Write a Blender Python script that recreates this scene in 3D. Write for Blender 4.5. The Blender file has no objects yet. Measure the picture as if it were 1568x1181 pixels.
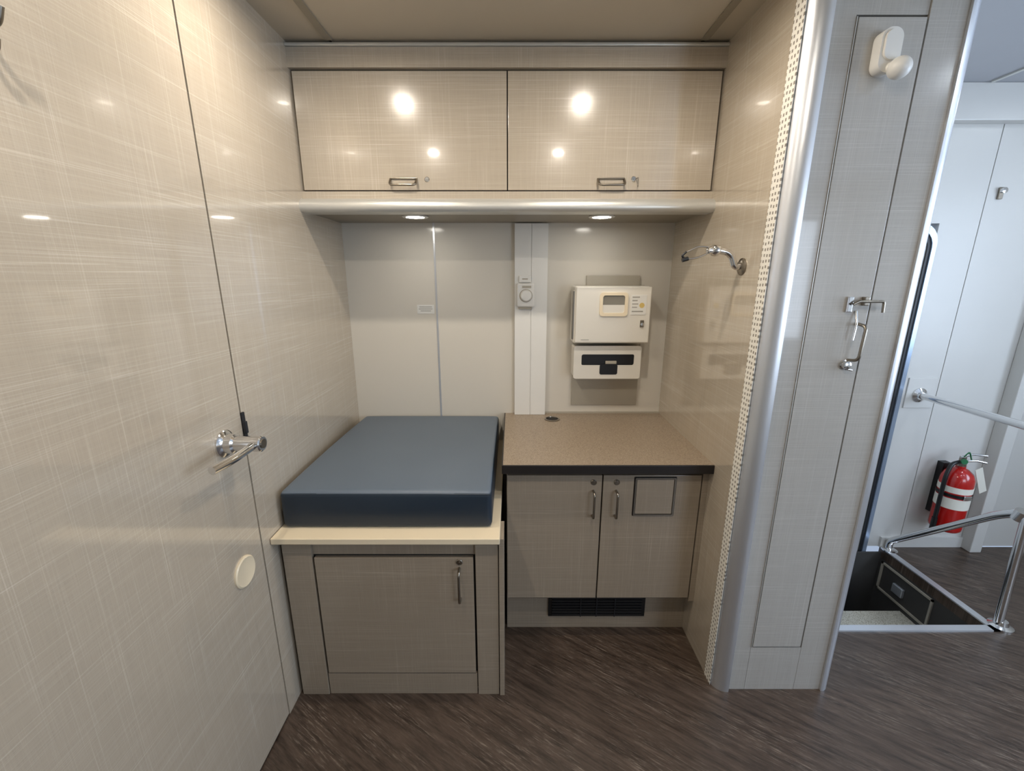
import bpy, bmesh, math
from mathutils import Vector, Matrix

S = bpy.context.scene
S.view_settings.view_transform = 'Standard'

def lin(c):
    out=[]
    for v in c:
        v=v/255.0
        out.append(v/12.92 if v<=0.04045 else ((v+0.055)/1.055)**2.4)
    return (out[0],out[1],out[2],1)

# ------------------------------------------------------------ materials
def new_mat(name):
    m=bpy.data.materials.new(name); m.use_nodes=True
    nt=m.node_tree; b=nt.nodes['Principled BSDF']
    return m,nt,b
def N(nt,t,**kw):
    n=nt.nodes.new(t)
    for k,v in kw.items(): setattr(n,k,v)
    return n
def plain(name,col,rough=0.5,metal=0.0,coat=0.0,var=0.06,scale=8,bump=0.0):
    m,nt,b=new_mat(name)
    geo=N(nt,'ShaderNodeNewGeometry')
    nz=N(nt,'ShaderNodeTexNoise'); nz.inputs['Scale'].default_value=scale; nz.inputs['Detail'].default_value=4
    nt.links.new(geo.outputs['Position'],nz.inputs['Vector'])
    mx=N(nt,'ShaderNodeMix',data_type='RGBA')
    c=lin(col)
    mx.inputs[6].default_value=tuple(x*(1-var) for x in c[:3])+(1,)
    mx.inputs[7].default_value=tuple(min(1,x*(1+var)) for x in c[:3])+(1,)
    nt.links.new(nz.outputs['Fac'],mx.inputs[0])
    nt.links.new(mx.outputs[2],b.inputs['Base Color'])
    b.inputs['Roughness'].default_value=rough
    b.inputs['Metallic'].default_value=metal
    b.inputs['Coat Weight'].default_value=coat
    b.inputs['Coat Roughness'].default_value=0.08
    if bump>0:
        bp=N(nt,'ShaderNodeBump'); bp.inputs['Strength'].default_value=bump; bp.inputs['Distance'].default_value=0.002
        n2=N(nt,'ShaderNodeTexNoise'); n2.inputs['Scale'].default_value=300
        nt.links.new(geo.outputs['Position'],n2.inputs['Vector'])
        nt.links.new(n2.outputs['Fac'],bp.inputs['Height']); nt.links.new(bp.outputs[0],b.inputs['Normal'])
    return m
def emit(name,col,strength):
    m,nt,b=new_mat(name)
    b.inputs['Base Color'].default_value=(1,1,1,1)
    b.inputs['Emission Color'].default_value=col+(1,)
    b.inputs['Emission Strength'].default_value=strength
    return m

def linen(name,base,thread,rough=0.16,amt=0.5,coat=1.0,cior=1.85):
    m,nt,b=new_mat(name)
    geo=N(nt,'ShaderNodeNewGeometry')
    def threads(scale,lo,hi,off):
        mp=N(nt,'ShaderNodeMapping'); mp.inputs['Scale'].default_value=scale; mp.inputs['Location'].default_value=off
        nt.links.new(geo.outputs['Position'],mp.inputs['Vector'])
        nz=N(nt,'ShaderNodeTexNoise'); nz.inputs['Scale'].default_value=1; nz.inputs['Detail'].default_value=2; nz.inputs['Roughness'].default_value=0.7
        nt.links.new(mp.outputs[0],nz.inputs['Vector'])
        r=N(nt,'ShaderNodeMapRange'); r.inputs['From Min'].default_value=lo; r.inputs['From Max'].default_value=hi
        nt.links.new(nz.outputs['Fac'],r.inputs['Value']); return r.outputs[0]
    h=threads((3.2,3.2,360),0.50,0.74,(0,0,3))
    v=threads((360,360,3.2),0.52,0.76,(5,1,0))
    hm=threads((1.6,1.6,28),0.34,0.66,(7,7,1))
    vm=threads((28,28,1.6),0.38,0.68,(1,3,8))
    def mul(a,c):
        n=N(nt,'ShaderNodeMath',operation='MULTIPLY'); nt.links.new(a,n.inputs[0]); nt.links.new(c,n.inputs[1]); return n.outputs[0]
    def add(a,c):
        n=N(nt,'ShaderNodeMath',operation='ADD',use_clamp=True); nt.links.new(a,n.inputs[0]); nt.links.new(c,n.inputs[1]); return n.outputs[0]
    t=add(mul(h,hm),mul(v,vm))
    sc=N(nt,'ShaderNodeMath',operation='MULTIPLY'); nt.links.new(t,sc.inputs[0]); sc.inputs[1].default_value=amt
    d1=threads((9,9,420),0.35,0.75,(2,2,9)); d2=threads((420,420,9),0.35,0.75,(4,6,2))
    dm=N(nt,'ShaderNodeMath',operation='MULTIPLY'); nt.links.new(d1,dm.inputs[0]); nt.links.new(d2,dm.inputs[1])
    m0=N(nt,'ShaderNodeMix',data_type='RGBA')
    c=lin(base)
    m0.inputs[6].default_value=c; m0.inputs[7].default_value=tuple(x*0.84 for x in c[:3])+(1,)
    nt.links.new(dm.outputs[0],m0.inputs[0])
    mx=N(nt,'ShaderNodeMix',data_type='RGBA')
    nt.links.new(m0.outputs[2],mx.inputs[6]); mx.inputs[7].default_value=lin(thread)
    nt.links.new(sc.outputs[0],mx.inputs[0])
    nt.links.new(mx.outputs[2],b.inputs['Base Color'])
    b.inputs['Roughness'].default_value=rough
    b.inputs['Coat Weight'].default_value=coat; b.inputs['Coat Roughness'].default_value=0.045
    b.inputs['Coat IOR'].default_value=cior
    return m

M={}
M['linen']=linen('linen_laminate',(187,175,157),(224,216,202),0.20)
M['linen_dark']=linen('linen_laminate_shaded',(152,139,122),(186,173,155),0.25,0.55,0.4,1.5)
M['linen_cool']=linen('linen_laminate_closet',(178,174,167),(210,208,203),0.2,0.45,0.7,1.5)
M['panel']=plain('gloss_wall_panel',(212,206,194),0.14,var=0.02,scale=3)
M['white']=plain('white_plastic',(226,224,218),0.35,var=0.02)
M['offwhite']=plain('offwhite_enamel',(222,217,206),0.3,var=0.02)
M['cream']=plain('cream_laminate',(232,216,186),0.35,var=0.03)
M['aisle']=plain('aisle_wall_white',(204,203,199),0.35,var=0.02)
M['ceil']=plain('ceiling_panel',(184,174,156),0.4,var=0.03,scale=3)
M['ceil2']=plain('aisle_ceiling_panel',(176,178,184),0.5,var=0.03)
M['alu']=plain('satin_aluminium',(222,225,230),0.33,0.8,var=0.02)
M['aluw']=plain('anodised_edge',(212,211,205),0.34,0.5,var=0.02)
M['chrome']=plain('chrome',(225,225,225),0.14,1.0,var=0.01)
M['nickel']=plain('brushed_nickel',(150,142,130),0.28,1.0,var=0.04)
M['steel']=plain('painted_steel_plate',(172,165,150),0.35,0.0,var=0.03)
M['dark']=plain('dark_gap',(24,21,19),0.7)
M['black']=plain('black_plastic',(16,16,17),0.4)
M['louver']=plain('vent_black',(34,34,35),0.4)
M['edge']=plain('counter_edge_black',(28,23,21),0.45)
M['pit']=plain('stairwell_rubber',(66,64,62),0.6,bump=0.4)
M['red']=plain('extinguisher_red',(176,22,18),0.22,coat=0.5)
M['label']=plain('paper_label',(225,222,210),0.5,var=0.02)
M['ink2']=plain('faint_ink',(160,156,148),0.6)
M['yellow']=plain('warning_label',(214,186,112),0.5)
M['green']=plain('gauge_green',(40,110,70),0.4)
M['window']=plain('tinted_window',(134,129,117),0.1)
M['rubber']=plain('door_gasket',(30,32,36),0.5)
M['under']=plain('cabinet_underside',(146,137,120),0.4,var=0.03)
M['seal_bluelit']=plain('seal_painted_blue_light',(150,165,185),0.25,0.5)  # cool light falling on the door seal, put into its colour

def vinyl(name,c1,c2):
    m,nt,b=new_mat(name)
    geo=N(nt,'ShaderNodeNewGeometry')
    nz=N(nt,'ShaderNodeTexNoise'); nz.inputs['Scale'].default_value=4; nz.inputs['Detail'].default_value=5
    nt.links.new(geo.outputs['Position'],nz.inputs['Vector'])
    mx=N(nt,'ShaderNodeMix',data_type='RGBA')
    mx.inputs[6].default_value=lin(c1); mx.inputs[7].default_value=lin(c2)
    nt.links.new(nz.outputs['Fac'],mx.inputs[0]); nt.links.new(mx.outputs[2],b.inputs['Base Color'])
    b.inputs['Roughness'].default_value=0.40
    vo=N(nt,'ShaderNodeTexVoronoi'); vo.inputs['Scale'].default_value=500
    nt.links.new(geo.outputs['Position'],vo.inputs['Vector'])
    bp=N(nt,'ShaderNodeBump'); bp.inputs['Strength'].default_value=0.12; bp.inputs['Distance'].default_value=0.001
    nt.links.new(vo.outputs['Distance'],bp.inputs['Height']); nt.links.new(bp.outputs[0],b.inputs['Normal'])
    return m
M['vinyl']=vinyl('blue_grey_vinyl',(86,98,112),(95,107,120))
M['vinyl_shaded']=vinyl('vinyl_painted_shade',(30,42,55),(34,47,60))  # same vinyl as the top; shade on the pad sides put into the colour

def speckle(name,base,s1,s2,scale=260,rough=0.35):
    m,nt,b=new_mat(name)
    geo=N(nt,'ShaderNodeNewGeometry')
    def sp(scale,lo,hi):
        nz=N(nt,'ShaderNodeTexNoise'); nz.inputs['Scale'].default_value=scale; nz.inputs['Detail'].default_value=2
        nt.links.new(geo.outputs['Position'],nz.inputs['Vector'])
        r=N(nt,'ShaderNodeMapRange'); r.inputs['From Min'].default_value=lo; r.inputs['From Max'].default_value=hi
        nt.links.new(nz.outputs['Fac'],r.inputs['Value']); return r.outputs[0]
    a=N(nt,'ShaderNodeMix',data_type='RGBA'); a.inputs[6].default_value=lin(base); a.inputs[7].default_value=lin(s1)
    nt.links.new(sp(scale,0.5,0.68),a.inputs[0])
    c=N(nt,'ShaderNodeMix',data_type='RGBA'); nt.links.new(a.outputs[2],c.inputs[6]); c.inputs[7].default_value=lin(s2)
    nt.links.new(sp(scale*1.4,0.55,0.7),c.inputs[0])
    nt.links.new(c.outputs[2],b.inputs['Base Color']); b.inputs['Roughness'].default_value=rough
    return m
M['counter']=speckle('speckled_countertop',(150,134,115),(116,100,83),(182,166,145))
M['nosing']=speckle('grit_nosing',(205,200,185),(120,110,80),(230,226,214),300,0.7)

def floor_mat():
    m,nt,b=new_mat('dark_woodgrain_vinyl')
    geo=N(nt,'ShaderNodeNewGeometry')
    rot=N(nt,'ShaderNodeMapping'); rot.inputs['Rotation'].default_value=(0,0,math.radians(33))
    nt.links.new(geo.outputs['Position'],rot.inputs['Vector'])
    def nzs(scale,lo,hi,det=5,off=0):
        mp=N(nt,'ShaderNodeMapping'); mp.inputs['Scale'].default_value=scale; mp.inputs['Location'].default_value=(off,off,0)
        nt.links.new(rot.outputs[0],mp.inputs['Vector'])
        nz=N(nt,'ShaderNodeTexNoise'); nz.inputs['Scale'].default_value=1; nz.inputs['Detail'].default_value=det; nz.inputs['Roughness'].default_value=0.7
        nz.inputs['Distortion'].default_value=0.15
        nt.links.new(mp.outputs[0],nz.inputs['Vector'])
        r=N(nt,'ShaderNodeMapRange'); r.inputs['From Min'].default_value=lo; r.inputs['From Max'].default_value=hi
        nt.links.new(nz.outputs['Fac'],r.inputs['Value']); return r.outputs[0]
    a=N(nt,'ShaderNodeMix',data_type='RGBA'); a.inputs[6].default_value=lin((46,36,29)); a.inputs[7].default_value=lin((94,79,68))
    nt.links.new(nzs((6,52,1),0.34,0.70,9),a.inputs[0])
    c=N(nt,'ShaderNodeMix',data_type='RGBA'); nt.links.new(a.outputs[2],c.inputs[6]); c.inputs[7].default_value=lin((156,142,128))
    fine=nzs((16,200,1),0.52,0.74,5,5); pat=nzs((3,9,1),0.42,0.68,3,9)
    mu=N(nt,'ShaderNodeMath',operation='MULTIPLY'); nt.links.new(fine,mu.inputs[0]); nt.links.new(pat,mu.inputs[1])
    nt.links.new(mu.outputs[0],c.inputs[0])
    nt.links.new(c.outputs[2],b.inputs['Base Color'])
    b.inputs['Roughness'].default_value=0.34
    bp=N(nt,'ShaderNodeBump'); bp.inputs['Strength'].default_value=0.2; bp.inputs['Distance'].default_value=0.001
    nt.links.new(fine,bp.inputs['Height']); nt.links.new(bp.outputs[0],b.inputs['Normal'])
    return m
M['floor']=floor_mat()

def strip_mat():
    m,nt,b=new_mat('perforated_strip')
    geo=N(nt,'ShaderNodeNewGeometry')
    mp=N(nt,'ShaderNodeMapping'); mp.inputs['Scale'].default_value=(0.001,75,62)
    nt.links.new(geo.outputs['Position'],mp.inputs['Vector'])
    vo=N(nt,'ShaderNodeTexVoronoi',distance='CHEBYCHEV'); vo.inputs['Scale'].default_value=1; vo.inputs['Randomness'].default_value=0.22
    nt.links.new(mp.outputs[0],vo.inputs['Vector'])
    r=N(nt,'ShaderNodeMapRange'); r.inputs['From Min'].default_value=0.20; r.inputs['From Max'].default_value=0.27
    nt.links.new(vo.outputs['Distance'],r.inputs['Value'])
    mx=N(nt,'ShaderNodeMix',data_type='RGBA'); mx.inputs[6].default_value=lin((138,131,119)); mx.inputs[7].default_value=lin((242,239,230))
    nt.links.new(r.outputs[0],mx.inputs[0]); nt.links.new(mx.outputs[2],b.inputs['Base Color'])
    b.inputs['Roughness'].default_value=0.4
    return m
M['strip']=strip_mat()

# ------------------------------------------------------------ geometry helpers
def finish(bm,name,mat,smooth=False,angle=40):
    bmesh.ops.recalc_face_normals(bm,faces=bm.faces)
    me=bpy.data.meshes.new(name)
    xs=[v.co for v in bm.verts]
    lo=Vector((min(v.x for v in xs),min(v.y for v in xs),min(v.z for v in xs)))
    hi=Vector((max(v.x for v in xs),max(v.y for v in xs),max(v.z for v in xs)))
    c=(lo+hi)/2
    bmesh.ops.translate(bm,verts=bm.verts,vec=-c)
    bm.to_mesh(me); bm.free()
    o=bpy.data.objects.new(name,me); o.location=c
    me.materials.append(M[mat] if isinstance(mat,str) else mat)
    S.collection.objects.link(o)
    if smooth:
        for p in me.polygons: p.use_smooth=True
        try: me.set_sharp_from_angle(angle=math.radians(angle))
        except Exception: pass
    return o
def add_box(bm,x0,x1,y0,y1,z0,z1,bev=0,seg=2):
    r=bmesh.ops.create_cube(bm,size=1)
    vs=r['verts']
    for v in vs:
        v.co=Vector((x0+(v.co.x+.5)*(x1-x0),y0+(v.co.y+.5)*(y1-y0),z0+(v.co.z+.5)*(z1-z0)))
    if bev>0:
        es=set()
        for v in vs:
            for e in v.link_edges: es.add(e)
        bmesh.ops.bevel(bm,geom=list(es),offset=bev,segments=seg,affect='EDGES',profile=0.5)
def box(name,x0,x1,y0,y1,z0,z1,mat,bev=0,seg=2):
    bm=bmesh.new(); add_box(bm,x0,x1,y0,y1,z0,z1,bev,seg)
    return finish(bm,name,mat,False)
def boxes(name,lst,mat,bev=0):
    bm=bmesh.new()
    for b in lst: add_box(bm,*b,bev)
    return finish(bm,name,mat,False)
def fillet(pts,r,n=6):
    pts=[Vector(p) for p in pts]
    out=[pts[0]]
    for i in range(1,len(pts)-1):
        a,b,c=pts[i-1],pts[i],pts[i+1]
        d1=(a-b); d2=(c-b)
        rr=min(r,d1.length*.49,d2.length*.49)
        p0=b+d1.normalized()*rr; p1=b+d2.normalized()*rr
        for k in range(n+1):
            t=k/n
            out.append(p0*(1-t)**2+b*2*t*(1-t)+p1*t*t)
    out.append(pts[-1]); return out
def tube(name,pts,r,mat,fr=0,seg=12,radii=None):
    if fr>0: pts=fillet(pts,fr)
    pts=[Vector(p) for p in pts]
    bm=bmesh.new(); rings=[]
    t0=(pts[1]-pts[0]).normalized()
    up=Vector((0,0,1)) if abs(t0.z)<.9 else Vector((1,0,0))
    nrm=t0.cross(up).normalized()
    for i,p in enumerate(pts):
        if i==0: t=t0
        elif i==len(pts)-1: t=(pts[i]-pts[i-1]).normalized()
        else: t=((pts[i+1]-pts[i]).normalized()+(pts[i]-pts[i-1]).normalized()).normalized()
        nrm=(nrm-t*nrm.dot(t)).normalized(); bn=t.cross(nrm)
        rr=radii[i] if radii else r
        rings.append([bm.verts.new(p+nrm*math.cos(2*math.pi*k/seg)*rr+bn*math.sin(2*math.pi*k/seg)*rr) for k in range(seg)])
    for a,b in zip(rings,rings[1:]):
        for k in range(seg):
            bm.faces.new((a[k],a[(k+1)%seg],b[(k+1)%seg],b[k]))
    bm.faces.new(rings[0]); bm.faces.new(rings[-1])
    return finish(bm,name,mat,True,50)
def lathe(name,origin,axis,prof,mat,seg=32,caps=True):
    ax=Vector(axis).normalized(); up=Vector((0,0,1)) if abs(ax.z)<.9 else Vector((1,0,0))
    u=ax.cross(up).normalized(); w=ax.cross(u); o=Vector(origin)
    bm=bmesh.new(); rings=[]
    for r,h in prof:
        r=max(r,1e-5)
        rings.append([bm.verts.new(o+ax*h+u*math.cos(2*math.pi*k/seg)*r+w*math.sin(2*math.pi*k/seg)*r) for k in range(seg)])
    for a,b in zip(rings,rings[1:]):
        for k in range(seg): bm.faces.new((a[k],a[(k+1)%seg],b[(k+1)%seg],b[k]))
    if caps: bm.faces.new(rings[0]); bm.faces.new(rings[-1])
    return finish(bm,name,mat,True,35)
def prism(name,poly,axis,a0,a1,mat,smooth=False):
    bm=bmesh.new()
    def P(p,a):
        return {'X':(a,p[0],p[1]),'Z':(p[0],p[1],a),'Y':(p[0],a,p[1])}[axis]
    A=[bm.verts.new(P(p,a0)) for p in poly]; B=[bm.verts.new(P(p,a1)) for p in poly]
    n=len(poly)
    for i in range(n): bm.faces.new((A[i],A[(i+1)%n],B[(i+1)%n],B[i]))
    bm.faces.new(A); bm.faces.new(B)
    return finish(bm,name,mat,smooth,35)
def rrect(x0,x1,z0,z1,r,n=6):
    out=[]
    for cx,cz,a in ((x1-r,z1-r,0),(x0+r,z1-r,90),(x0+r,z0+r,180),(x1-r,z0+r,270)):
        for k in range(n+1):
            t=math.radians(a+90*k/n); out.append((cx+r*math.cos(t),cz+r*math.sin(t)))
    return out
def frame_loop(name,poly_out,poly_in,y0,y1,mat):
    bm=bmesh.new(); n=len(poly_out)
    a=[bm.verts.new((p[0],y0,p[1])) for p in poly_out]; b=[bm.verts.new((p[0],y0,p[1])) for p in poly_in]
    c=[bm.verts.new((p[0],y1,p[1])) for p in poly_out]; d=[bm.verts.new((p[0],y1,p[1])) for p in poly_in]
    for i in range(n):
        j=(i+1)%n
        bm.faces.new((a[i],a[j],b[j],b[i])); bm.faces.new((c[i],c[j],d[j],d[i]))
        bm.faces.new((a[i],a[j],c[j],c[i])); bm.faces.new((b[i],b[j],d[j],d[i]))
    return finish(bm,name,mat,True,35)
def group(name,parts):
    e=bpy.data.objects.new(name,None); S.collection.objects.link(e)
    c=Vector((0,0,0))
    for p in parts: c+=p.location
    c/=len(parts); e.location=c; e.empty_display_size=0.05
    for p in parts:
        p.parent=e; p.location=p.location-c
    return e

XL,XR,YB,ZC=-0.748,0.715,2.0,2.18
# ------------------------------------------------------------ room shell
XE,YR=3.0,-1.6
boxes('floor',[(XL-.05,1.14,YR,2.05,-.05,0),(1.14,2.0,YR,1.5,-.05,0),(2.0,XE,YR,2.05,-.05,0)],'floor')
box('wall_left',XL-.05,XL,1.131,2.0,0,ZC,'linen')
door=[box('leaf',XL-.04,XL,0.20,1.125,0.008,ZC-.04,'linen')]
box('wall_left.001',XL-.05,XL,YR,0.194,0,ZC,'linen')
box('trim_1',XL-.05,XL,0.194,1.131,ZC-.036,ZC,'linen')
box('trim_2',XL-.06,XL-.05,0.15,1.2,0,ZC,'dark')
boxes('wall_back',[(XL,-.349,YB,YB+.05,0,ZC),(-.341,.02,YB,YB+.05,0,ZC),(.02,XR+.05,YB,YB+.05,0,ZC)],'panel')
box('trim_3',-.349,-.341,YB-.003,YB+.01,.6,1.66,'alu')
boxes('trim_4',[(.012,.085,YB-.028,YB,.783,1.65),(.087,.158,YB-.028,YB,.783,1.65),(.08,.092,YB-.025,YB,.783,1.65)],'white',.0)
box('wall_right',XR,XR+.05,1.272,2.0,0,ZC,'linen')
boxes('ceiling',[(XL-.05,-.605,YR,2.05,ZC,ZC+.05),(-.595,.625,YR,2.05,ZC,ZC+.05),(.635,1.13,YR,2.05,ZC,ZC+.05),(-.61,.64,YR,2.05,ZC+.015,ZC+.05)],'ceil')
box('ceiling.001',1.13,XE,YR,2.1,ZC+.02,ZC+.07,'ceil2')
box('trim_5',-.612,-.588,0.0,1.64,ZC-.004,ZC,'under')
box('trim_6',.618,.642,0.0,1.64,ZC-.004,ZC,'under')
boxes('trim_7',[(1.13,XE,.95,.965,ZC+.014,ZC+.02),(1.95,1.965,YR,2.0,ZC+.014,ZC+.02)],'aluw')
boxes('wall_rear',[(XL-.05,1.5,YR-.05,YR,0,2.25),(2.8,XE+.05,YR-.05,YR,0,2.25),(1.5,2.8,YR-.05,YR,0,.8),(1.5,2.8,YR-.05,YR,1.95,2.25)],'aisle')
boxes('wall_side',[(XE,XE+.05,YR,-.2,0,2.25),(XE,XE+.05,1.2,2.1,0,2.25),(XE,XE+.05,-.2,1.2,0,.85),(XE,XE+.05,-.2,1.2,1.95,2.25)],'aisle')
boxes('added_window_1',[(1.5,2.8,YR-.04,YR-.01,.8,.84),(1.5,2.8,YR-.04,YR-.01,1.91,1.95),(1.5,1.54,YR-.04,YR-.01,.8,1.95),(2.76,2.8,YR-.04,YR-.01,.8,1.95)],'rubber')  # unseen rear window, added to let cool light in
boxes('added_window_2',[(XE+.01,XE+.04,-.2,1.2,.85,.89),(XE+.01,XE+.04,-.2,1.2,1.91,1.95),(XE+.01,XE+.04,-.2,-.16,.85,1.95),(XE+.01,XE+.04,1.16,1.2,.85,1.95)],'rubber')  # side window out of view, added as an opening for cool light
AY=2.06
boxes('wall_aisle',[(1.93,2.108,AY,AY+.05,0,2.2),(2.112,2.40,AY,AY+.05,0,2.2),(2.1,2.12,AY+.01,AY+.05,0,2.2),(2.40,XE,AY,AY+.05,0,2.2),(1.13,1.93,AY,AY+.05,1.66,2.2)],'aisle')
box('trim_8',1.13,XE,AY-.05,AY,2.06,2.2,'aisle',.004)
boxes('trim_9',[(2.44,2.50,AY-.06,AY,0.0,2.06)],'aisle',.004)
boxes('trim_10',[(2.50,2.53,AY-.03,AY,0.0,2.06)],'dark')
boxes('baseboard_aisle',[(2.0,2.44,AY-.012,AY,0,.06)],'aisle')
dpoly=rrect(1.16,1.895,-.5,1.62,.07); dp2=rrect(1.145,1.91,-.515,1.635,.08); dp3=rrect(1.13,1.93,-.53,1.66,.09)
group('door_2',[prism('entry_leaf',dpoly,'Y',AY+.0,AY+.03,'aisle'),
   frame_loop('gasket',dp2,dpoly,AY-.006,AY+.03,'rubber'),
   frame_loop('door_frame',dp3,dp2,AY-.012,AY+.03,'seal_bluelit')])
TZ=-.245
pit=[box('well_side',2.0,2.03,1.5,2.04,-.55,-.05,'pit'),box('well_near',1.14,2.0,1.47,1.5,-.55,-.05,'pit'),
 box('well_left',1.11,1.14,1.47,2.04,-.55,-.05,'pit'),box('well_bottom',1.11,2.03,1.47,2.04,-.58,-.55,'pit'),
 box('tread',1.14,2.0,1.5,1.86,-.55,TZ-.005,'pit'),box('tread_nosing',1.14,2.0,1.74,1.862,TZ-.005,TZ,'nosing'),
 box('well_back_kick',1.14,2.0,2.03,2.04,-.55,-.02,'pit'),
 boxes('well_hatch_frame',[(1.993,2.0,1.72,1.73,-.22,-.06),(1.993,2.0,2.0,2.01,-.22,-.06),(1.993,2.0,1.72,2.01,-.07,-.06),(1.993,2.0,1.72,2.01,-.22,-.21)],'steel'),
 box('well_hatch_latch',1.985,2.0,1.86,1.92,-.17,-.12,'alu',.004),
 box('edge_near',1.13,2.03,1.475,1.505,0,.006,'alu'),box('edge_side',1.998,2.03,1.475,2.04,0,.006,'alu')]
group('stairwell',pit)

# ------------------------------------------------------------ overhead cabinet
YF=1.66
def bow(name,a,b,out,r,mat,sq=.014):
    a=Vector(a); b=Vector(b); o=Vector(out)
    return tube(name,[a,a+o,b+o,b],r,mat,fr=sq,seg=10)
def lock(name,p,axis,r=.009,mat='chrome'):
    return lathe(name,p,axis,[(r,-.002),(r,.002),(r*.8,.004),(r*.78,.0035),(r*.3,.0035),(r*.3,.006),(0.0001,.006)],mat,20)
cab=[box('carcass',XL,XR,YF+.022,YB,1.655,2.165,'under'),
 box('gap_shade_sheet',XL+.004,XR-.004,YF+.012,YF+.022,1.69,2.16,'dark'),  # dark sheet: shade in the door gaps put into its colour
 box('door_panel_a',XL+.006,-.018,YF,YF+.016,1.727,2.098,'linen',.0012),
 box('door_panel_b',-.014,XR-.006,YF,YF+.016,1.727,2.098,'linen',.0012),
 box('bottom_rail',XL,XR,YF-.006,YF+.03,1.697,1.722,'linen'),
 box('top_rail',XL,XR,YF-.012,YF+.03,2.103,2.162,'linen'),
 box('top_bead',XL,XR,YF-.02,YF+.03,2.163,2.172,'aluw',.002)]
prof=[(YF+.03,1.696),(YF-.012,1.697)]
for k in range(9):
    t=math.radians(90+90*k/8); prof.append((YF-.012+.03*math.cos(t),1.667+.03*math.sin(t)))
for k in range(1,7):
    t=math.radians(180+90*k/6); prof.append((YF-.024+.018*math.cos(t),1.667+.018*math.sin(t)))
prof.append((YF+.03,1.649))
cab.append(prism('edge_extrusion',prof,'X',XL,XR,'aluw',True))
for i,hx in enumerate((-.385,.352)):
    cab.append(bow('pull_%d'%i,(hx-.046,YF,1.764),(hx+.046,YF,1.764),(0,-.026,-.024),.0042,'nickel'))
    cab.append(tube('pull_back_%d'%i,[(hx-.046,YF-.003,1.765),(hx+.046,YF-.003,1.765)],.003,'nickel'))
cab.append(lock('lock_a',(-.302,YF,1.762),(0,-1,0))); cab.append(lock('lock_b',(.432,YF,1.764),(0,-1,0)))
cab.append(tube('key',[(.440,YF-.004,1.764),(.443,YF-.02,1.764),(.443,YF-.02,1.735)],.0022,'nickel'))
group('overhead_cabinet',cab)

WARM=(1.0,.90,.775)
M['lamp']=emit('downlight_diffuser',WARM,1000)
M['puck']=emit('puck_diffuser',(1,.95,.86),50)
M['cool']=emit('cool_fill_emitter',(.84,.92,1.0),170)  # emitter of the added aisle fill lamps
def downlight(name,x,y,z,r,mat):
    ring=lathe('ring',(x,y,z),(0,0,-1),[(r*1.05,0),(r*1.45,0),(r*1.5,.003),(r*1.35,.006),(r*1.05,.005),(r*1.05,0)],'white',caps=False)
    d=lathe('diffuser',(x,y,z),(0,0,-1),[(r*1.04,0),(r*1.04,.003),(.001,.0035)],mat)
    return group(name,[ring,d])
for x,y in ((-.48,1.16),(.31,1.16),(-.49,.36),(.29,.36)):
    downlight('ceiling_downlight',x,y,ZC,.0225,'lamp')
for x in (-.375,.348):
    downlight('puck_light',x,1.775,1.6545,.034,'puck')
for x,y in ((1.75,.55),(2.4,.55),(1.36,1.66),(2.5,1.5)):  # fill lamps added out of view to brighten the aisle and stairwell
    downlight('aisle_fill_light',x,y,ZC+.02,.036,'cool')

# ------------------------------------------------------------ base cabinet + counter
c=[box('worktop',-.033,XR,1.402,YB,.752,.782,'counter'),
 box('worktop_front_edge',-.035,XR,1.396,1.403,.75,.783,'edge',.002),
 box('worktop_side_edge',-.036,-.032,1.398,YB-.002,.75,.783,'edge'),
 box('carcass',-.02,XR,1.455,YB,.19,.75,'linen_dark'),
 box('gap_shade_sheet',-.01,XR-.004,1.447,1.456,.19,.75,'dark'),  # gap shade painted as a dark sheet behind the doors
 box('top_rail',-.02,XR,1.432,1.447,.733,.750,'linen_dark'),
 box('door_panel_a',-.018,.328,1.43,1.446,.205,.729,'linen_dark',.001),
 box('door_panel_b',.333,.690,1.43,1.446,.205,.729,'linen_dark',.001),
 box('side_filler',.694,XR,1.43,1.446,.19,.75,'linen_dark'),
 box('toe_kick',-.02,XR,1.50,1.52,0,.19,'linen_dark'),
 box('backsplash_bead',.16,XR,YB-.006,YB,.782,.79,'steel')]
for i,hx in enumerate((.298,.382)):
    c.append(bow('pull_%d'%i,(hx,1.43,.567),(hx,1.43,.668),(0,-.028,0),.0045,'nickel'))
    c.append(lock('lock_%d'%i,(hx,1.43,.702),(0,-1,0),.011,'nickel'))
c.append(frame_loop('flap_gap',rrect(.445,.599,.566,.724,.003,2),rrect(.448,.596,.569,.721,.003,2),1.4285,1.4305,'dark'))
c.append(frame_loop('flap_frame',rrect(.448,.596,.569,.721,.003,2),rrect(.453,.591,.574,.716,.002,2),1.424,1.43,'nickel'))
c.append(box('flap',.455,.589,1.426,1.43,.576,.714,'linen_dark'))
c.append(box('vent_back',.15,.548,1.492,1.50,.062,.19,'black'))
for k in range(9):
    z=.070+k*.0135
    c.append(box('vent_louver_%d'%k,.165,.533,1.486,1.493,z,z+.006,'louver'))
c.append(boxes('vent_mullions',[(.28,.284,1.484,1.492,.066,.188),(.345,.349,1.484,1.492,.066,.188),(.42,.424,1.484,1.492,.066,.188)],'rubber'))
c.append(lathe('grommet',(.187,1.905,.782),(0,0,1),[(.036,0),(.036,.003),(.028,.004),(.027,.0005),(.0001,.0005)],'nickel'))
c.append(lathe('grommet_hole',(.187,1.905,.7825),(0,0,1),[(.026,0),(.026,.0008),(.0001,.0008)],'dark'))
group('base_cabinet',c)

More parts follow.
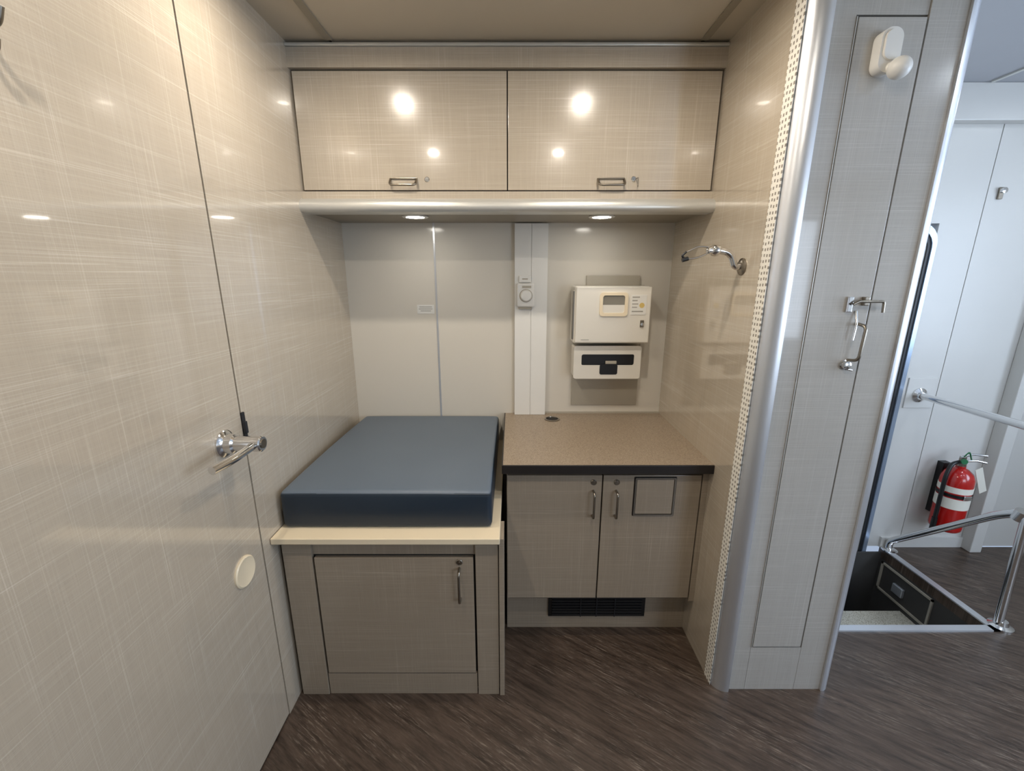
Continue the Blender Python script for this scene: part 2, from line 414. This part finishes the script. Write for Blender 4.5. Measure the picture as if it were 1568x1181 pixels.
# ------------------------------------------------------------ bench
b=[box('slab',XL+.002,-.038,1.166,YB,.624,.644,'cream',.002),
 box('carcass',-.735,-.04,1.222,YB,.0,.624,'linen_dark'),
 box('gap_shade_sheet',-.735,-.045,1.214,1.223,.02,.615,'dark'),  # dark sheet painting the shade in the bench door grooves
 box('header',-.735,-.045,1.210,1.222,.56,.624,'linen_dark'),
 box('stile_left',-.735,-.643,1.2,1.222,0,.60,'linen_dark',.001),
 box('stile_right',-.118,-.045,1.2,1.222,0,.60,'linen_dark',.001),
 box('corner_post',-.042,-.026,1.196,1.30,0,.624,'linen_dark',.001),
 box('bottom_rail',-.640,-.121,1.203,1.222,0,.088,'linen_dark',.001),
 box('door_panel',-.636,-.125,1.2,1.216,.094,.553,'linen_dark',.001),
 bow('pull',(-.17,1.2,.40),(-.17,1.2,.515),(0,-.028,0),.0045,'nickel'),
 lock('lock',(-.17,1.2,.538),(0,-1,0),.011,'nickel')]
group('exam_bench',b)

def mattress():
    x0,x1,y0,y1,z0,z1=-.736,-.064,1.226,YB-.004,.644,.770
    bm=bmesh.new()
    bmesh.ops.create_cube(bm,size=1)
    bmesh.ops.subdivide_edges(bm,edges=bm.edges[:],cuts=47,use_grid_fill=True)
    r=.016
    for v in bm.verts:
        def warp(t):
            s=t*2; return (math.copysign(1-(1-abs(s))**1.5,s))/2
        p=Vector((x0+(warp(v.co.x)+.5)*(x1-x0),y0+(warp(v.co.y)+.5)*(y1-y0),z0+(warp(v.co.z)+.5)*(z1-z0)))
        c=Vector((min(max(p.x,x0+r),x1-r),min(max(p.y,y0+r),y1-r),min(max(p.z,z0+r),z1-r)))
        d=p-c
        if d.length>1e-6: p=c+d.normalized()*r
        u=(p.x-x0)/(x1-x0); w=(p.y-y0)/(y1-y0); h=(p.z-z0)/(z1-z0)
        if h>.3:
            puff=.014*(math.sin(math.pi*u)*math.sin(math.pi*w))**.5 if 0<u<1 and 0<w<1 else 0
            # body-worn dip in the middle of the pad
            puff-=.006*math.exp(-((u-.5)/.22)**2-((w-.62)/.25)**2)
            p.z+=puff*h
        if w<.5: p.y-= .006*math.sin(math.pi*h)*math.sin(math.pi*u) if 0<h<1 and 0<u<1 else 0
        p.x+=.022*max(0,w)**2*(1-u)
        v.co=p
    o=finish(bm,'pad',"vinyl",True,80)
    o.data.materials.append(M['vinyl_shaded'])
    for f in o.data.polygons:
        if abs(f.normal.z)<.6: f.material_index=1  # steep faces get the painted-in shade
    seam=tube('piping',[(x0+.008,y0+.003,z1-.009),(x1-.008,y0+.003,z1-.009)],.0026,'vinyl_shaded')
    s2=tube('corner_seam',[(x1-.006,y0+.006,z0+.01),(x1-.006,y0+.006,z1-.008)],.0025,'vinyl_shaded')
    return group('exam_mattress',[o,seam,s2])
mattress()

# ------------------------------------------------------------ closet column
K=1.22; CZ=ZC
r=.048
cx,cy=XR+r,K-.012+r
arc=[(cx-r*math.cos(math.radians(a)),cy-r*math.sin(math.radians(a))) for a in range(0,91,9)]
poly=arc+[(cx+.004,cy-r),(cx+.004,K+.055),(XR,K+.052)]
cl=[prism('corner_extrusion',poly,'Z',0,CZ,'alu',True)]
r2=.03; cx2,cy2=1.10,K-.008+r2
arc2=[(cx2+r2*math.sin(math.radians(a)),cy2-r2*math.cos(math.radians(a))) for a in range(0,91,9)]
cl.append(prism('outer_extrusion',[(cx2-.004,cy2-r2)]+arc2+[(cx2+r2,K+.05),(cx2-.004,K+.05)],'Z',0,CZ,'alu',True))
cl+=[box('stile_left',XR+r+.004,.828,K,K+.02,0,CZ,'linen_cool'),
 box('stile_right',1.004,1.096,K,K+.02,0,CZ,'linen_cool'),
 box('bottom_rail',.829,1.003,K,K+.02,0,.180,'linen_cool'),
 box('top_rail',.829,1.003,K+.004,K+.02,2.04,CZ,'linen_cool'),
 box('gap_shade_sheet',.80,1.05,K+.02,K+.024,0,CZ,'dark'),  # shade around the closet door painted as a dark sheet
 box('door_panel',.834,.998,K-.002,K+.016,.186,2.033,'linen_cool',.001),
 box('side_panel',1.10,1.13,K+.05,2.04,0,CZ,'aisle'),
 box('carcass',.77,1.10,K+.03,2.0,0,CZ,'dark'),
 box('door_edge_metal',.8285,.8300,K-.003,K+.01,.185,2.034,'aluw')]
group('closet',cl)
box('trim_11',XR-.002,XR,1.238,1.272+.01,0,CZ,'strip')
hz=1.362
ch=[tube('rod',[(.940,K-.018,hz-.008),(.952,K-.02,hz),(1.022,K-.02,hz),(1.024,K-.02,hz-.03)],.0038,'nickel',fr=.006),
 box('rod_plate',.93,.945,K-.012,K-.002,hz-.03,hz+.012,'chrome',.002),
 box('rod_keeper',.972,.986,K-.016,K-.002,hz-.012,hz+.012,'nickel',.002)]
group('door_hook_latch',ch)
hd=[tube('grip',[(.972,K-.002,1.30),(.976,K-.034,1.295),(.972,K-.034,1.20),(.968,K-.002,1.195)],.0045,'nickel',fr=.014),
 tube('lever_piece',[(.962,K-.004,1.335),(.958,K-.02,1.30),(.955,K-.02,1.255)],.0032,'chrome',fr=.01),
 lathe('lock_body',(.958,K-.002,1.182),(0,-1,0),[(.014,0),(.014,.004),(.011,.006),(.011,.016),(.006,.018),(.0001,.018)],'chrome'),
 tube('keeper',[(.958,K-.012,1.172),(.975,K-.014,1.168)],.004,'chrome')]
group('closet_pull_handle',hd)
sy=K-.0025
sp=[prism('backing_body',rrect(.878,.928,1.905,2.0,.022,8),'Y',sy-.028,sy,'white',True),
 prism('front_shell',rrect(.884,.922,1.93,1.994,.018,8),'Y',sy-.034,sy-.028,'white',True)]
bm=bmesh.new(); bmesh.ops.create_uvsphere(bm,u_segments=28,v_segments=18,radius=.024)
for v in bm.verts: v.co=Vector((v.co.x,v.co.y,v.co.z))+Vector((.918,sy-.045,1.908))
sp.append(finish(bm,'ball',"white",True,80))
sp.append(tube('ball_socket',[(.915,sy-.04,1.912),(.905,sy-.012,1.918)],.012,'white'))
group('motion_sensor',sp)

# ------------------------------------------------------------ left door hardware
LZ,LY=1.008,1.045
lv=[lathe('rose',(XL,LY,LZ),(1,0,0),[(.036,0),(.036,.004),(.031,.009),(.026,.012),(.026,.03),(.02,.034),(.02,.075),(.021,.08),(.021,.098),(.018,.101),(.0001,.101)],'chrome'),
 lathe('cylinder_face',(XL+.1005,LY,LZ),(1,0,0),[(.012,0),(.012,.003),(.0001,.003)],'nickel'),
 tube('lever',[(XL+.082,LY,LZ),(XL+.084,LY-.03,LZ),(XL+.08,LY-.09,LZ-.004),(XL+.068,LY-.15,LZ-.006)],.0105,'chrome',fr=.02,seg=14)]
group('door_lever_handle',lv)
group('door_strike',[box('plate',XL,XL+.005,1.126,1.138,.985,1.065,'rubber',.001),box('catch',XL+.004,XL+.012,1.124,1.134,1.005,1.04,'rubber',.002)])
door.append(box('sweep',XL-.03,XL-.002,.21,1.12,.002,.01,'dark'))
group('door_1',door)
lathe('door_bumper_disc',(XL,1.035,.63),(1,0,0),[(.044,0),(.044,.004),(.040,.007),(.036,.006),(.0001,.007)],'cream',40)
group('coat_hook',[box('hook_plate',XL,XL+.004,.69,.715,1.735,1.79,'nickel',.002),
  tube('hook_arm',[(XL+.004,.70,1.775),(XL+.035,.70,1.765),(XL+.045,.70,1.79)],.005,'nickel',fr=.015),
  tube('hook_low',[(XL+.004,.70,1.755),(XL+.025,.70,1.735),(XL+.03,.70,1.752)],.004,'nickel',fr=.01)])

# ------------------------------------------------------------ wall label, thermostat
group('wall_label',[box('label_card',-.435,-.357,YB-.0015,YB,1.262,1.302,'white'),
  boxes('label_text',[(-.425,-.367,YB-.002,YB-.0015,1.291,1.294),(-.428,-.365,YB-.002,YB-.0015,1.282,1.285),(-.420,-.372,YB-.002,YB-.0015,1.273,1.276)],'ink2')])
ty=YB-.028
th=[box('upper_block',.03,.085,ty-.012,ty,1.402,1.432,'white',.004),
 boxes('upper_slot',[(.045,.07,ty-.0125,ty-.0118,1.414,1.420)],'steel'),
 box('body',.022,.10,ty-.022,ty,1.295,1.398,'white',.006),
 lathe('dial',(.062,ty-.022,1.345),(0,-1,0),[(.026,0),(.026,.008),(.021,.016),(.0001,.017)],'white'),
 lathe('dial_ring',(.062,ty-.022,1.345),(0,-1,0),[(.029,0),(.029,.001),(.0001,.001)],'steel'),
 box('screen',.045,.085,ty-.0235,ty-.022,1.378,1.388,'steel'),
 box('foot',.03,.09,ty-.014,ty,1.285,1.296,'steel',.002)]
group('thermostat',th)

group('mounting_plate',[box('plate_low',.285,.60,YB-.006,YB,.825,1.39,'steel',.001),box('plate_top',.335,.575,YB-.012,YB-.006,1.30,1.432,'steel',.001)])
bx0,bx1,by0,by1=.268,.592,1.872,YB-.012
fy=by0
sc=[box('body',bx0,bx1,by0+.006,by1,1.142,1.388,'offwhite',.008,3),
 box('lid',bx0+.006,bx1+.004,by0-.004,by0+.01,1.146,1.386,'offwhite',.005,3),
 frame_loop('window_bezel',rrect(.375,.495,1.262,1.362,.014),rrect(.388,.482,1.276,1.350,.01),fy-.010,fy-.003,'cream'),
 prism('window_pane',rrect(.388,.482,1.276,1.350,.01),'Y',fy-.005,fy-.003,'window'),
 box('window_shelf',.388,.482,fy-.006,fy-.004,1.276,1.31,'offwhite'),
 box('key_lock_plate',.553,.570,fy-.008,fy-.003,1.215,1.245,'nickel',.002),
 lathe('key_lock',(.561,fy-.008,1.228),(0,-1,0),[(.007,0),(.007,.008),(.0001,.009)],'chrome'),
 box('sticker',.510,.575,fy-.0055,fy-.003,1.268,1.352,'white'),
 lathe('sticker_biohazard',(.556,fy-.0055,1.308),(0,-1,0),[(.011,0),(.011,.0006),(.0001,.0006)],'yellow'),
 boxes('sticker_text',[(.514,.545,fy-.006,fy-.0055,1.340,1.345),(.514,.536,fy-.006,fy-.0055,1.326,1.331),(.514,.540,fy-.006,fy-.0055,1.312,1.316),(.514,.536,fy-.006,fy-.0055,1.298,1.302),(.514,.562,fy-.006,fy-.0055,1.280,1.285)],'ink2'),
 boxes('embossed_text',[(.30,.335,fy-.0045,fy-.003,1.158,1.161)],'ink2'),
 box('hinge',bx0-.006,bx0+.004,by0+.01,by0+.03,1.16,1.37,'nickel',.002)]
group('sharps_disposal_cabinet',sc)
gy=1.90
outer=rrect(.277,.578,.978,1.128,.012)
gl=[box('holder_body',.277,.578,gy+.006,YB-.012,.985,1.125,'offwhite',.006),
 frame_loop('holder_front',outer,rrect(.312,.548,1.040,1.090,.008),gy-.003,gy+.006,'offwhite'),
 prism('slot_shadow',rrect(.31,.55,1.038,1.092,.008),'Y',gy+.004,gy+.008,'black'),
 prism('slot_lower',rrect(.395,.475,.998,1.045,.008),'Y',gy-.0045,gy-.003,'black'),
 box('slot_glove_tuft',.42,.47,gy-.004,gy+.003,1.046,1.060,'steel',.002)]
group('glove_box_holder',gl)

hy=1.385
ar=[lathe('wall_flange',(XR,hy,1.458),(-1,0,0),[(.026,0),(.026,.003),(.020,.007),(.013,.009),(.0001,.009)],'nickel'),
 tube('arm',[(XR-.004,hy,1.458),(XR-.024,hy,1.458),(XR-.040,hy,1.500),(XR-.085,hy,1.507)],.0105,'chrome',fr=.03),
 lathe('collar',(XR-.076,hy,1.506),(-1,0,.02),[(.012,0),(.017,.004),(.018,.012),(.016,.022),(.012,.026),(.012,.034),(.008,.038),(.0001,.040)],'chrome'),
 tube('wire_upper',[(XR-.105,hy,1.515),(XR-.14,hy,1.520),(XR-.180,hy,1.500)],.0024,'nickel',fr=.03),
 tube('wire_lower',[(XR-.105,hy,1.502),(XR-.14,hy,1.484),(XR-.182,hy,1.480)],.0024,'nickel',fr=.03),
 tube('wire_loop',[(XR-.178,hy,1.502),(XR-.192,hy-.004,1.49),(XR-.178,hy,1.479)],.0034,'black',fr=.006),
 tube('rod_tip',[(XR-.172,hy-.004,1.482),(XR-.190,hy-.004,1.477)],.0065,'black')]
group('instrument_hook_holder',ar)

rr=.016
rails=[tube('upper_bar',[(2.02,AY-.01,.858),(2.02,1.15,.858),(2.02,1.10,.0)],rr,'chrome',fr=.08,seg=16),
 lathe('upper_flange',(2.02,AY-.006,.858),(0,-1,0),[(.036,0),(.036,.004),(.022,.012),(.019,.02),(.0001,.02)],'chrome'),
 lathe('near_flange',(2.02,1.10,0),(0,0,1),[(.036,0),(.036,.004),(.02,.012),(.0001,.012)],'chrome')]
group('grab_rail',rails)
box('rail_backing_plate',1.955,2.095,AY-.006,AY,.79,.945,'aisle',.002)
r2l=[tube('sloped_bar',[(2.045,1.505,0.004),(2.045,1.525,.52),(2.03,1.60,.47),(2.03,2.03,.05),(2.03,2.03,.006)],rr,'chrome',fr=.05,seg=16),
 lathe('floor_flange',(2.055,1.503,0.0),(0,0,1),[(.040,0),(.040,.007),(.024,.014),(.02,.03),(.0001,.03)],'chrome'),
 lathe('clamp',(2.04,1.54,.508),(0,.3,-1),[(.022,-.012),(.022,.03),(.0001,.03)],'chrome'),
 lathe('end_flange',(2.03,2.02,.0),(0,0,1),[(.034,0),(.034,.006),(.02,.012),(.0001,.012)],'chrome')]
group('stair_guard_rail',r2l)

ex,ey,ez=2.225,1.965,.175
R=.064
fe=[lathe('cylinder',(ex,ey,ez),(0,0,1),[(R*.86,0),(R*.97,.008),(R,.02),(R,.26),(R*.96,.285),(R*.8,.31),(R*.5,.328),(R*.3,.334),(R*.3,.345),(.0001,.345)],'red',36),
 lathe('label_band',(ex,ey,ez+.13),(0,0,1),[(R+.0002,0),(R+.0012,.0005),(R+.0012,.055),(R+.0002,.0555)],'label',36,caps=False),
 lathe('upper_band',(ex,ey,ez+.215),(0,0,1),[(R+.0002,0),(R+.0012,.0005),(R+.0012,.03),(R+.0002,.0305)],'label',36,caps=False),
 lathe('strap',(ex,ey,ez+.192),(0,0,1),[(R+.0005,0),(R+.003,.0005),(R+.003,.016),(R+.0005,.0165)],'black',36,caps=False),
 box('strap_buckle',ex-.018,ex+.018,ey-R-.007,ey-R-.001,ez+.19,ez+.212,'chrome',.002),
 lathe('valve_body',(ex,ey,ez+.345),(0,0,1),[(.018,0),(.018,.012),(.013,.016),(.013,.045),(.009,.05),(.0001,.05)],'nickel'),
 tube('carry_handle',[(ex-.01,ey-.005,ez+.372),(ex+.05,ey-.02,ez+.378),(ex+.085,ey-.03,ez+.372)],.006,'chrome'),
 tube('squeeze_lever',[(ex-.02,ey-.005,ez+.392),(ex+.03,ey-.015,ez+.41),(ex+.08,ey-.03,ez+.408)],.006,'chrome'),
 lathe('gauge',(ex-.012,ey-.016,ez+.375),(-.3,-1,0),[(.013,0),(.013,.01),(.0001,.01)],'green'),
 tube('hose',[(ex-.012,ey,ez+.365),(ex-.06,ey-.01,ez+.36),(ex-.085,ey-.02,ez+.30),(ex-.082,ey-.02,ez+.06)],.009,'black',fr=.05),
 tube('nozzle',[(ex-.082,ey-.02,ez+.07),(ex-.082,ey-.02,ez+.0)],.012,'black'),
 box('bracket',ex-.02,ex+.02,ey+R-.002,AY,ez+.05,ez+.33,'black'),
 tube('pull_pin',[(ex+.02,ey-.02,ez+.385),(ex-.01,ey-.03,ez+.43),(ex-.02,ey-.02,ez+.40)],.003,'green',fr=.01)]
tag=box('inspection_tag',ex+.05,ex+.085,ey-.045,ey-.043,ez+.21,ez+.36,'label'); tag.rotation_euler=(0.1,math.radians(-28),0)
fe.append(tag)
group('fire_extinguisher',fe)
group('wall_door_latch',[box('latch_plate',2.155,2.175,AY-.01,AY,1.76,1.81,'nickel',.003),lathe('latch_knob',(2.165,AY-.01,1.795),(0,-1,0),[(.012,0),(.012,.012),(.0001,.013)],'chrome')])

# ------------------------------------------------------------ lighting
def area(name,loc,rot,sx,sy,power,col):
    l=bpy.data.lights.new(name,'AREA'); l.shape='RECTANGLE'; l.size=sx; l.size_y=sy; l.energy=power; l.color=col
    o=bpy.data.objects.new(name,l); o.location=loc; o.rotation_euler=rot; S.collection.objects.link(o); return o
area('daylight_fill_rear',(2.15,YR-.08,1.38),(math.radians(90),0,0),1.2,1.05,26,(.74,.85,1))  # added area lamp outside the unseen rear window, cool fill
area('daylight_fill_side',(XE+.08,.5,1.4),(0,math.radians(90),0),1.0,1.3,38,(.66,.80,1))  # cool fill lamp, added beyond the unseen side window
w=bpy.data.worlds.new('sky'); S.world=w; w.use_nodes=True
w.node_tree.nodes['Background'].inputs[0].default_value=(.62,.76,1,1)
w.node_tree.nodes['Background'].inputs[1].default_value=.6

# ------------------------------------------------------------ camera
cd=bpy.data.cameras.new('camera'); cd.sensor_width=36; cd.lens=15.107; cd.clip_start=.02
co=bpy.data.objects.new('camera',cd); co.location=(0,0,1.43); co.rotation_euler=(math.radians(90-14.3),0,0)
S.collection.objects.link(co); S.camera=co
